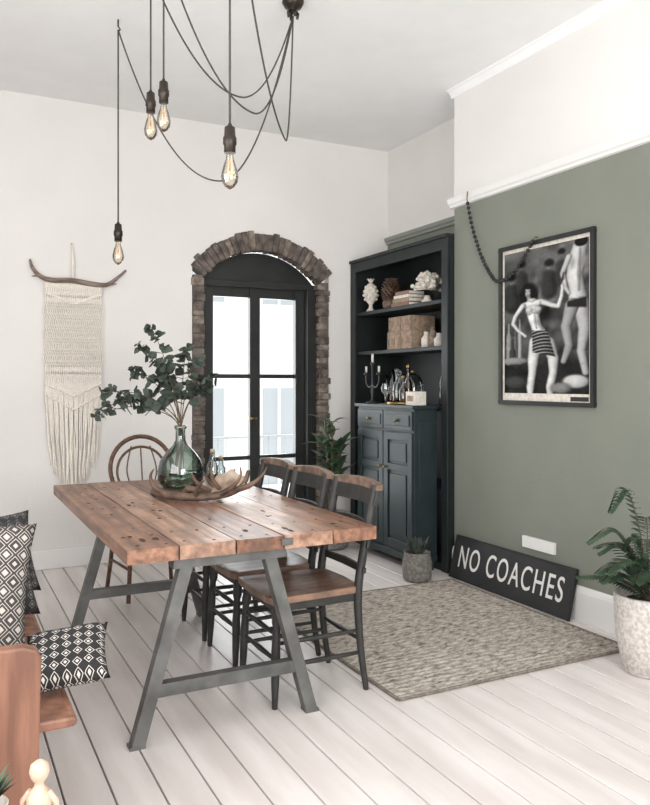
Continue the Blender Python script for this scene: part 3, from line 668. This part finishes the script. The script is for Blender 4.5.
# ---------------------------------------------------------------- vase with eucalyptus
V=Vector((1.27,4.39,.7625))
b=MB(); b.lathe([(.06,0),(.115,.01),(.132,.05),(.135,.10),(.12,.16),(.085,.21),(.045,.25),(.03,.28),(.028,.34),(.036,.35),(.036,.365),(.028,.367)],V,M_vase,32,cap=False)
b.lathe([(.001,.004),(.11,.012),(.126,.05),(.129,.09),(.001,.09)],V,M_vase,28,cap=False)
rv=Vector((.892,-.452,0)); fv=Vector((.452,.892,0)); nk=V+Vector((0,0,.36))
stems=[(-.51,.02,1.18),(-.44,-.1,1.32),(-.32,.1,1.45),(-.18,0,1.72),(-.24,-.08,1.60),(.02,.08,1.60),(.10,-.05,1.52),(.20,.05,1.42),(-.40,.15,1.28),(-.1,-.12,1.5),(.15,.1,1.34),(-.46,-.04,1.23),(-.15,.1,1.42)]
for s_,dpt,zt_ in stems:
    tip=Vector((V.x,V.y,0))+rv*s_+fv*dpt+Vector((0,0,zt_))
    m1=nk.lerp(tip,.4)+Vector((0,0,.09)); m2=nk.lerp(tip,.75)+Vector((0,0,.06))
    base=V+Vector((R(-.05,.05),R(-.05,.05),.03)); P=smooth_path([base,nk+Vector((R(-.01,.01),R(-.01,.01),0)),m1,m2,tip],6); n=len(P)
    b.tube(P,[.0035-.0022*i/n for i in range(n)],M_stem,5)
    for i in range(10,n):
        for sd in (0,1):
            t_=(P[i]-P[i-1]).normalized(); f=(i/n); q=Vector((R(-1,1),R(-1,1),R(-.6,.8))); q=(q-t_*q.dot(t_)*.5).normalized()
            L=R(.058,.092)*(1.15-.5*f); b.leaf(P[i],q,L,L*.9,.01,M_leaf,5,.12,.85,side=(R(-1,1),R(-1,1),R(-1,1)))
b.done('eucalyptus_vase')
# antlers lying on the table
b=MB(); c=Vector((1.26,3.90,.762))
W=lambda s,f,z: c+rv*s+fv*f+Vector((0,0,z))
def antler(pts,rad,tines):
    P=smooth_path([W(*p) for p in pts],6); n=len(P); b.tube(P,[rad[0]+(rad[1]-rad[0])*i/(n-1) for i in range(n)],M_antler,10); b.ball(P[0],(rad[0]*1.3,rad[0]*1.3,rad[0]*1.1),M_antler,10,8); b.ball(P[-1],rad[1],M_antler,8,6)
    for tn in tines:
        Q=smooth_path([W(*p) for p in tn],5); m_=len(Q); b.tube(Q,[.018-.0148*i/(m_-1) for i in range(m_)],M_antler,8)
antler([(-.27,.04,.03),(-.19,-.04,.028),(-.08,-.09,.024),(.04,-.08,.024),(.14,-.03,.035),(.20,.05,.07),(.22,.12,.13)],(.024,.012),
  [((-.19,-.04,.03),(-.25,-.07,.07),(-.27,-.08,.13),(-.25,-.09,.17)),((-.03,-.09,.026),(-.02,-.13,.07),(.02,-.14,.12)),((.08,-.06,.03),(.15,-.09,.07),(.20,-.10,.13),(.20,-.09,.18)),((.17,.0,.05),(.25,-.02,.08),(.31,-.02,.13),(.33,0,.17))])
antler([(-.12,.20,.024),(-.02,.15,.022),(.06,.08,.03),(.08,0,.05),(.05,-.04,.11),(.04,-.05,.17)],(.020,.008),
  [((0,.14,.024),(-.06,.11,.07),(-.09,.1,.13)),((.06,.07,.03),(.13,.08,.08),(.15,.09,.15)),((.08,.01,.045),(.02,.02,.09),(-.01,.02,.14))])
nu,nv=10,5; vs=[];fs=[]
for j in range(nv+1):
    for i in range(nu+1):
        u=i/nu; v=j/nv; s=.04+.17*u; f=-.05+.10*v+.05*u; z=.04+.03*u+.09*v*v*math.sin(math.pi*(.2+.7*u))+.01*math.sin(u*14)*v
        vs.append(W(s,f,z))
for j in range(nv):
    for i in range(nu): k=j*(nu+1)+i; fs.append((k,k+1,k+nu+2,k+nu+1))
b.add(vs,fs,M_antler_in,True); b.add([v-Vector((0,0,.008)) for v in vs],fs,M_antler,True)
b.done('antlers')
for (x,y,h,r) in ((1.52,4.55,.20,.035),(1.60,4.62,.15,.03)):
    b=MB(); b.lathe([(r*.9,0),(r,.01),(r,h*.5),(r*.5,h*.68),(r*.42,h*.9),(r*.5,h*.93)],(x,y,.7625),M_clear,18,cap=False); b.lathe([(r*.4,h*.9),(r*.45,h),(r*.3,h*1.03)],(x,y,.7625),M_cane,12); b.lathe([(.001,.003),(r*.9,.006),(r*.9,h*.25),(.001,h*.25)],(x,y,.7625),M_amber,16,cap=False); b.done('glass_bottle')

# ---------------------------------------------------------------- pew bench + cushions
b=MB()
def pew_end(y0,y1):
    pts=[(-.26,0),(.235,0),(.24,.45),(.245,.64),(.235,.665),(.20,.678),(-.10,.68),(-.16,.74),(-.20,.95),(-.23,.98),(-.27,.97)]
    n=len(pts); b.add([(x,y0,z) for x,z in pts]+[(x,y1,z) for x,z in pts],[(i,(i+1)%n,(i+1)%n+n,i+n) for i in range(n)]+[tuple(range(n)),tuple(range(n,2*n))],M_pew)
pew_end(2.16,2.205); pew_end(3.88,3.925)
b.box(-.22,.33,2.206,3.879,.42,.45,M_pew); b.tube([(.33,2.206,.435),(.33,3.879,.435)],.015,M_pew,10)
b.box(-.25,-.22,2.206,3.879,.3,.95,M_pew); b.box(.1,.13,2.206,3.879,.33,.42,M_pew)
b.done('pew_bench',bevel=.008)
def pillow(name,a,bb,T,m,loc,rot,n=16):
    b=MB(); vs=[];fs=[]
    for s in (1,-1):
        for j in range(n+1):
            for i in range(n+1):
                u=-1+2*i/n; v=-1+2*j/n; x=a*u*(.90+.10*v*v); y=bb*v*(.90+.10*u*u)
                vs.append((x,y,s*T*((1-u**4)*(1-v**4))**.55))
    o=(n+1)**2
    for s in (0,1):
        for j in range(n):
            for i in range(n):
                k=s*o+j*(n+1)+i; fs.append((k,k+1,k+n+2,k+n+1))
    b.add(vs,fs,m,True)
    return b.done(name,matrix=Matrix.Translation(loc)@Euler([math.radians(q) for q in rot]).to_matrix().to_4x4())
P_ring=patternm('black_white_block_print','rings',(40,39,40),(206,201,194),30)
P_dia=patternm('ikat_diamond_print','dia',(64,60,60),(190,183,176),36)
P_dark=patternm('dark_print','rings',(46,46,48),(124,120,116),26)
pillow('patterned_cushion',.125,.115,.05,P_ring,(.35,2.44,.54),(28,-6,-12))
pillow('ikat_cushion',.21,.22,.065,P_dia,(.055,2.54,.745),(72,8,6))
pillow('dark_cushion',.20,.19,.06,P_dark,(.14,3.1,.67),(72,0,20))
pillow('dark_cushion',.19,.18,.06,P_dark,(.19,3.5,.65),(66,0,15))

# ---------------------------------------------------------------- side table foreground
b=MB(); b.box(-.18,.232,1.42,1.80,.395,.43,M_pew)
for x in (-.15,.205):
    for y in (1.45,1.77): b.bar((x,y,0),(x,y,.395),.035,.035,M_pew,up=(0,1,0))
b.box(-.15,.205,1.44,1.46,.335,.395,M_pew); b.box(-.15,.205,1.76,1.78,.335,.395,M_pew)
b.done('side_table',bevel=.004)
b=MB(); c=(.188,1.70,.431); b.lathe([(.03,0),(.034,.006),(.012,.015),(.018,.04),(.028,.065),(.025,.085),(.011,.1),(.009,.108),(.017,.118),(.021,.132),(.018,.146),(.007,.154)],c,M_pale,20)
for sx in (-1,1): b.tube([(c[0]+sx*.018*.89,c[1]-sx*.018*.45,.52),(c[0]+sx*.035*.89,c[1]-sx*.035*.45,.50),(c[0]+sx*.038*.89,c[1]-sx*.038*.45,.465)],[.008,.007,.006],M_pale,8)
b.done('wooden_figurine')
b=MB(); c=Vector((.085,1.72,.431)); b.lathe([(.03,0),(.042,.07),(.045,.075),(.04,.075),(.038,.06),(.001,.06)],c,M_cream,20)
for i in range(26):
    a=R(0,6.28); b.leaf(c+Vector((0,0,.06)),(math.cos(a)*.6,math.sin(a)*.6,R(.7,1.6)),R(.07,.12),.022,.015,M_leafg)
b.done('potted_succulent')

# ---------------------------------------------------------------- plants
b=MB(); c=Vector((2.93,5.64,0)); b.lathe([(.10,0),(.13,.02),(.15,.28),(.155,.3),(.14,.3),(.135,.26),(.001,.26)],c,M_grey,24)
b.lathe([(.134,.262),(.001,.265)],c,M_soil,20,cap=False)
for i in range(6):
    a=i*1.05; top=c+Vector((.07*math.cos(a),.07*math.sin(a),R(.82,1.14))); b.tube([c+Vector((.02*math.cos(a),.02*math.sin(a),.25)),top],.009,M_stem,6)
    k=0;tr=0
    while k<14 and tr<90:
        tr+=1; q=a+tr*2.4; zf=R(.35,1); p=(c+Vector((0,0,.3))).lerp(top,zf); d=Vector((math.cos(q),math.sin(q),R(.6,1.8))); L=R(.18,.28)
        e=p+d.normalized()*L
        if (e.x>3.02 and e.y<5.52) or e.x>3.24 or e.y>5.9: continue
        b.leaf(p,d,L,.068,R(.03,.12),M_leafg,7,.3); k+=1
b.done('potted_houseplant')
b=MB(); c=Vector((2.98,4.45,0)); b.lathe([(.08,0),(.10,.02),(.105,.12),(.09,.19),(.095,.2),(.082,.2),(.08,.17),(.001,.17)],c,M_grey,24)
for i in range(34):
    a=R(0,6.28); b.leaf(c+Vector((.03*math.cos(a),.03*math.sin(a),.17)),(math.cos(a)*.45,math.sin(a)*.45,R(.7,1.5)),R(.10,.20),.045,.03,M_leaf,6,.3)
b.done('small_potted_plant')
# fern
b=MB(); c=Vector((3.025,2.54,0)); b.lathe([(.105,0),(.12,.01),(.15,.18),(.158,.33),(.162,.37),(.148,.375),(.142,.34),(.001,.335)],c,M_stone,32)
b.lathe([(.14,.337),(.001,.345)],c,M_soil,24,cap=False)
fr=[(-1.0,-.1,.28,.56),(-.7,.5,.25,.68),(-.45,.2,.17,.88),(-.9,-.5,.25,.52),(.3,.3,.2,.72),(-.2,-.8,.3,.62),(-.8,.15,.24,.48),(-.5,.6,.2,.6),(-.6,-.4,.2,.66),(.6,-.5,.22,.62),(0,.9,.3,.58),(.2,-.9,.3,.52),(-.3,.5,.3,.43),(-.9,.3,.24,.52),(-.6,-.1,.14,.56),(-.2,.3,.1,.64)]
for dx,dy,L,H in fr:
    d=Vector((dx,dy,0)).normalized(); p0=c+Vector((0,0,.335))
    P=smooth_path([p0,p0+d*L*.25+Vector((0,0,(H-.335)*.6)),p0+d*L*.65+Vector((0,0,(H-.335)*.98)),p0+d*L*1.1+Vector((0,0,(H-.335)*.80))],9); n=len(P)
    for q in P: q.x=min(q.x,3.30)
    b.tube(P,[.0035-.0022*i/n for i in range(n)],M_stem,5)
    for i in range(4,n):
        t_=(P[i]-P[i-1])
        if t_.length<1e-5: continue
        t_.normalize(); sd=t_.cross(Vector((0,0,1)))
        if sd.length<.1: sd=d.cross(Vector((0,0,1)))
        sd.normalize(); Lf=.085*math.sin(math.pi*(.12+.85*i/n))
        for s in (-1,1):
            q=(sd*s+t_*.35); e=P[i]+q*Lf
            if e.x<3.32: b.leaf(P[i],q,Lf,.024,.012,M_fern,4,.2)
b.done('potted_fern')

# ---------------------------------------------------------------- lights
def area(name,loc,rot,sx,sy,e,c=(1,1,1)):
    l=bpy.data.lights.new(name,'AREA'); l.shape='RECTANGLE'; l.size=sx; l.size_y=sy; l.energy=e; l.color=c
    o=bpy.data.objects.new(name,l); o.location=loc; o.rotation_euler=[math.radians(a) for a in rot]; S.collection.objects.link(o)
area('window_daylight_south',(.85,YS+.03,1.78),(98,0,8),2.4,2.3,150,(1,.997,.99))
area('window_daylight_west',(XW+.03,2.0,1.83),(100,0,-72),2.8,2.1,56,(1,.99,.98))
area('door_daylight',(2.42,6.3,1.3),(-90,0,0),.8,1.9,34,(.97,.99,1))
w=bpy.data.worlds.new('sky'); S.world=w; w.use_nodes=True
bg=w.node_tree.nodes['Background']; bg.inputs[0].default_value=(.97,.985,1,1); bg.inputs[1].default_value=2.0
S.view_settings.view_transform='Standard'; S.view_settings.look='None'

# ---------------------------------------------------------------- camera
cam=bpy.data.cameras.new('camera'); co=bpy.data.objects.new('camera',cam); S.collection.objects.link(co)
co.location=(0,0,1.38); co.rotation_euler=(math.radians(90),0,math.radians(-26.9))
cam.sensor_width=36; cam.lens=36*760/805; cam.shift_y=-19.5/805; cam.clip_start=.05
S.camera=co
